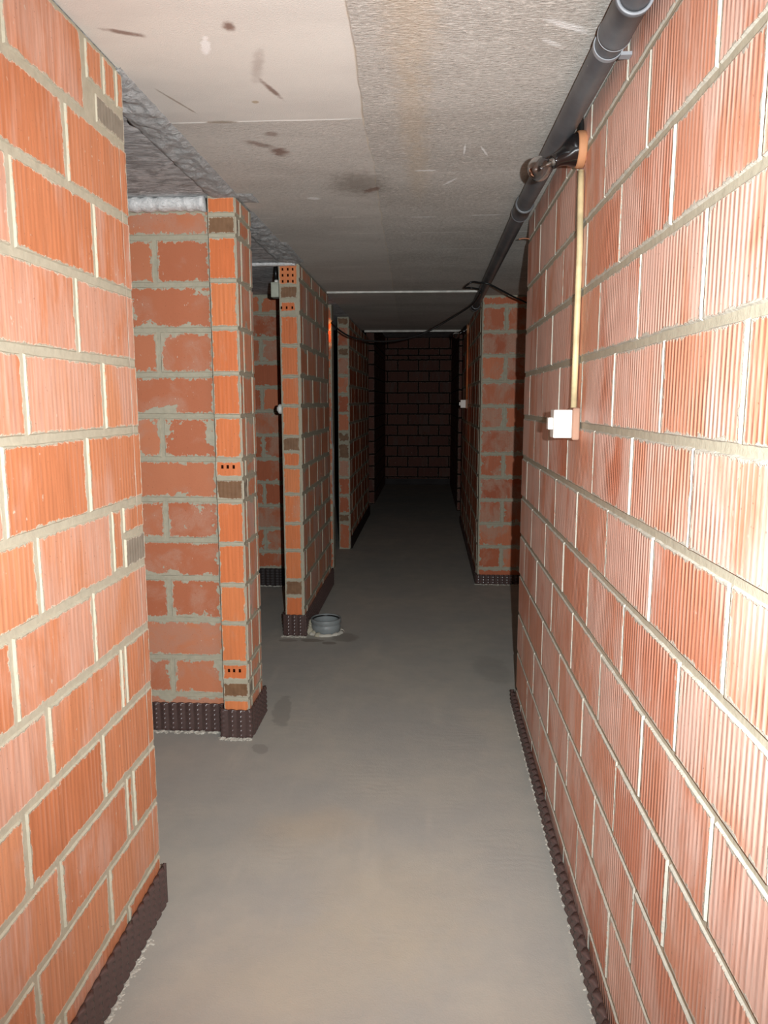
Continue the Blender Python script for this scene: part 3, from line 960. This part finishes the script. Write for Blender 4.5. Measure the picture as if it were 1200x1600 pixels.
for so_, y0 in ((s1, 1.733), (s1, 1.90), (s2, 3.56), (s3, 6.92)):
    bm = lathe((PX(y0), y0, 2.4745), (0, 1, 0), [(0, .0345), (0, .0405), (.0035, .0405), (.0035, .0345)], 36, closed=True)
    bm.transform(Matrix.Translation(-Vector(pipe.location)))
    r_ = from_bm('rim', bm, M_RIM, so_, True)
    r_['label'] = 'pale grey rim ring'
# pipe clamp with its side lug
bm = lathe((PX(1.955), 1.955, 2.4755), (0, 1, 0), [(0, .0345), (0, .037), (.014, .037), (.014, .0345)], 36, closed=True)
box(bm, (PX(1.955) + .028, 1.95, 2.448), (XR - .001, 1.975, 2.456))
cl = child_bm(bm, 'pipe_clamp', M_RIM, pipe, False)
cl['label'] = 'pale grey clamp'

# black cable sleeve dropping to the lamp
c = sweep(catmull([(.468, 2.50, 2.505), (.470, 2.497, 2.48), (.470, 2.492, 2.452)], 6), .0085, 12)
tag(from_bm('cable_conduit', c, M_BLACK, smooth=True), 'short black conduit dropping from behind the drain pipe to the near lamp', 'conduit')

# ------------------------------------------------------------------ wall lamp, conduit, switch
t = NT('clear_bulb_glass')
t.b.inputs['Base Color'].default_value = (.97, .97, .97, 1)
t.b.inputs['Roughness'].default_value = 0.02
t.b.inputs['IOR'].default_value = 1.45
t.b.inputs['Transmission Weight'].default_value = 1.0
M_GLASS = t.m
M_WOOD = plain('tan_mounting_block', (.50, .235, .115), .7, .3, .2, 40)
M_WOOD2 = plain('brown_mounting_block', (.42, .24, .165), .75, .3, .2, 40)
M_CREAM = plain('cream_conduit_plastic', (.74, .60, .34), .5, .4, .3, 60, .18)
M_WHITE = plain('white_switch_plastic', (.86, .84, .78), .4, .5, 0, 60, .02)
M_BRASS = plain('aluminium_cap', (.6, .58, .54), .35, .5, 0, 60, .05, 1.0)

def make_lamp(base, label, s=1.0):
    """base: centre of the mounting block on the wall (wall normal -X)"""
    L = empty('wall_lamp', base, label, 'lamp')
    b = lathe((0, 0, 0), (-1, 0, 0), [(0, 0), (0, .053), (.004, .055), (.022, .055), (.026, .052), (.026, 0)], 40)
    f = from_bm('mounting_block', b, M_WOOD, L, True)
    f['label'] = 'tan round mounting block'
    d = Vector((-.142, -.055, -.078)).normalized()
    o = Vector((-.020, 0, 0))
    b = bmesh.new()
    prof = [(-.002, .051, 0), (.006, .050, 0), (.02, .047, .1), (.036, .038, .5), (.052, .029, .85), (.068, .0235, 1), (.085, .021, 1), (.100, .0205, 1), (.102, .018, 1), (.092, .017, 1)]
    rings = []
    ax = Vector((-1, 0, 0))
    for dist, rad, k in prof:
        dd = ax.lerp(d, k).normalized()
        u = dd.cross(Vector((0, 0, 1))).normalized()
        v = dd.cross(u).normalized()
        cpos = o + ax.lerp(d, min(1, k + .3)).normalized() * max(dist, 0)
        rings.append([b.verts.new(cpos + (u * math.cos(q * math.pi / 16) + v * math.sin(q * math.pi / 16)) * rad) for q in range(32)])
    for p, q in zip(rings, rings[1:]):
        for k in range(32):
            b.faces.new((p[k], p[(k + 1) % 32], q[(k + 1) % 32], q[k]))
    b.faces.new(rings[0][::-1]); b.faces.new(rings[-1])
    bmesh.ops.recalc_face_normals(b, faces=b.faces)
    h = from_bm('lamp_holder', b, M_BAKE, L, True)
    h['label'] = 'glossy black angled lamp holder'
    e = o + d * .094
    b = lathe(e, d, [(-.002, .0125), (.012, .0125), (.012, .0)], 24)
    bulb = from_bm('bulb', None or _bulb(e, d), M_GLASS, L, True)
    bulb['label'] = 'clear glass bulb'
    from_bm('screw_cap', b, M_BRASS, bulb, True)
    b = lathe(e, d, [(.010, .0), (.010, .006), (.022, .005), (.030, .0025), (.034, 0)], 12)
    for sgn in (-1, 1):
        u = d.cross(Vector((0, 0, 1))).normalized() * sgn
        sweep([e + d * .028, e + d * .045 + u * .010], .0006, 6, bm=b)
    u = d.cross(Vector((0, 0, 1))).normalized()
    w_ = d.cross(u)
    sweep([e + d * .045 + u * (.010 - .004 * q) + w_ * (.004 if q % 2 else -.004) for q in range(6)], .0005, 6, bm=b)
    from_bm('filament_mount', b, M_BRASS, bulb, True)
    return L

def _bulb(e, d):
    R_ = 1.12
    prof = [(.004, .0125), (.010, .0130), (.018, .0145), (.027, .0195), (.036, .0260), (.046, .0315), (.055, .0335), (.064, .0330), (.073, .0290), (.080, .0225), (.085, .0140), (.0875, .006), (.088, 0)]
    prof = [(a * 1.05, r * (R_ if i > 3 else 1)) for i, (a, r) in enumerate(prof)]
    inner = [(a + (0.0003 if i < len(prof) - 1 else -.001), max(0, r - .0009)) for i, (a, r) in enumerate(prof)]
    bm = lathe(e, d, prof, 40)
    lathe(e, d, inner, 40, bm=bm)
    bm2 = bm
    # flip the inner skin
    n = len(bm2.faces) // 2
    bm2.faces.ensure_lookup_table()
    bmesh.ops.recalc_face_normals(bm2, faces=bm2.faces)
    bm2.faces.ensure_lookup_table()
    bmesh.ops.reverse_faces(bm2, faces=[bm2.faces[i] for i in range(n, len(bm2.faces))])
    return bm2

make_lamp((XR, 2.500, 2.408), 'black angled wall lamp with clear unlit bulb, high on near right wall')
make_lamp((.445, 8.56, 2.43), 'small dark wall lamp with glinting bulb far down the right side')

def make_switch(loc, label):
    S = empty('light_switch', loc, label, 'switch')
    b = bevel_box((-.024, -.041, -.052), (0, .041, .052), .008, 3)
    f = from_bm('mounting_block', b, M_WOOD2, S, False)
    f['label'] = 'brown mounting block'
    b = bevel_box((-.082, -.033, -.045), (-.0235, .033, .045), .004, 3)
    h = from_bm('housing', b, M_WHITE, S, False)
    b = bevel_box((-.097, -.016, -.018), (-.081, .016, .020), .003, 2)
    from_bm('rocker', b, M_WHITE, h, False)
    return S
make_switch((XR - .001, 2.436, 1.550), 'white rocker switch on brown block at the foot of the cream conduit, near right wall')
make_switch((.444, 8.56, 1.598), 'small white switch on the far right wall')

c = sweep([(XR - .0125, 2.452, 1.600 + .0), (XR - .0125, 2.452, 1.8), (XR - .0115, 2.455, 2.1), (XR - .0125, 2.475, 2.338)], .0098, 16)
tag(from_bm('electrical_conduit', c, M_CREAM, smooth=True), 'cream plastic conduit running from the near lamp down to the white switch', 'conduit')
M_OCON = plain('orange_conduit_plastic', (.62, .20, .07), .5, .4)
c = sweep([(.434, 8.56, 1.65), (.434, 8.56, 2.375)], .0095, 12)
tag(from_bm('electrical_conduit', c, M_OCON, smooth=True), 'thin orange conduit above the small far switch', 'conduit')

# switch and junction box seen edge-on at the third wall
S = empty('light_switch', (-.991, 5.0, 1.572), 'white switch on the room side of the third left wall', 'switch')
b = lathe((0, 0, 0), (-1, 0, 0), [(0, 0), (0, .033), (.022, .033), (.030, .026), (.030, 0)], 28)
h = from_bm('housing', b, M_WHITE, S, True)
from_bm('rocker', bevel_box((-.037, -.009, -.013), (-.029, .009, .013), .002, 2), M_WHITE, h)
M_GWHITE = plain('aged_grey_plastic', (.47, .49, .40), .55, .4, .2, 60, .15)
J = empty('junction_box', (-.991, 4.985, 2.35), 'grey-white junction box high on the room side of the third left wall', 'junction box')
hb = from_bm('housing', bevel_box((-.052, -.04, -.048), (0, .04, .048), .005, 2), M_GWHITE, J)
from_bm('cable_gland', lathe((-.022, 0, .046), (0, 0, 1), [(0, 0), (0, .013), (.020, .013), (.020, 0)], 16), M_WHITE, hb, True)
tag(from_bm('cable_conduit', sweep([(-1.016, 4.985, 2.415), (-1.016, 4.985, 2.514)], .012, 12), M_BLACK, smooth=True), 'black conduit stub between the junction box and the ceiling', 'conduit')

# ------------------------------------------------------------------ hanging cables
def cable(pts, r, m, label, name='electrical_cable'):
    o = from_bm(name, sweep(catmull(pts, 8), r, 8), m, smooth=True)
    return tag(o, label, 'cable', None)
cable([(-.90, 6.99, 2.36), (-.835, 6.5, 2.282), (-.686, 6.4, 2.176), (-.49, 6.36, 2.130), (-.275, 6.3, 2.129), (-.058, 6.22, 2.173), (.150, 6.15, 2.277), (.326, 6.0, 2.372), (.375, 5.85, 2.425), (.38, 5.75, 2.432)], .0075, M_BLACK,
      'black cable sagging across the passage from the lit third doorway to the drain pipe')
cable([(.372, 5.60, 2.434), (.30, 5.64, 2.452), (.25, 5.56, 2.440), (.262, 5.38, 2.434), (.299, 5.35, 2.449), (.345, 5.30, 2.436), (.40, 5.28, 2.425), (.50, 5.32, 2.384), (.632, 5.4, 2.334), (.80, 5.5, 2.30), (1.2, 5.6, 2.33), (1.6, 5.6, 2.42)], .0065, M_BLACK,
      'black cable looped over the drain pipe and running right into the side opening')
M_GREYC = plain('grey_cable', (.34, .33, .34), .5)
cable([(-.915, 6.995, 1.55), (-.920, 6.99, 1.3), (-.905, 6.99, 1.15), (-.912, 6.99, .9), (-.903, 6.99, .62)], .005, M_GREYC, 'thin grey cable hanging down the lit brick pier')
# copper tie sticking out of the right wall end
cable([(.482, 3.775, 2.405), (.455, 3.772, 2.407), (.43, 3.77, 2.403)], .0028, plain('copper_wire', (.42, .16, .08), .5), 'short copper wall tie sticking out at the far end of the right wall', 'wall_tie')['category'] = 'wire'

# ------------------------------------------------------------------ grey pipe ring in the floor
M_RING = plain('grey_pipe_plastic', (.27, .29, .29), .45, .45, .1, 50)
ring = empty('pipe_ring', (-.716, 5.03, 0), 'round grey plastic pipe end standing in the floor beside the third wall', 'pipe')
o_ = lathe((0, 0, 0), (0, 0, 1), [(-.02, .102), (.03, .102), (.034, .1045), (.058, .1045), (.062, .102), (.070, .102), (.076, .108), (.100, .108), (.104, .106), (.104, .098), (.098, .096), (-.02, .096)], 56, closed=True)
from_bm('pipe_wall', o_, M_RING, ring, True)
o_ = lathe((0, 0, 0), (0, 0, 1), [(.088, .0965), (.088, .090), (.097, .090), (.097, .0965)], 48, closed=True)
g_ = from_bm('seal', o_, M_BLACK, ring, True); g_['label'] = 'black rubber seal'
tag(lump_bar('trim_18', [(-.716 + .112 * math.cos(a * math.pi / 12), 5.03 + .112 * math.sin(a * math.pi / 12), 0.004) for a in range(25)], .014, M_CRUMB, '', 18, .8), 'pale mortar collar around the pipe ring', kind='structure')
slab('trim_19', (-.81, 4.94, -.001), (-.62, 5.12, .004), plain('ring_inner_shade', (.03, .028, .025), .9), 'dark sheet painting the shade inside the pipe ring')  # black sheet on the floor paints the shade down inside the pipe
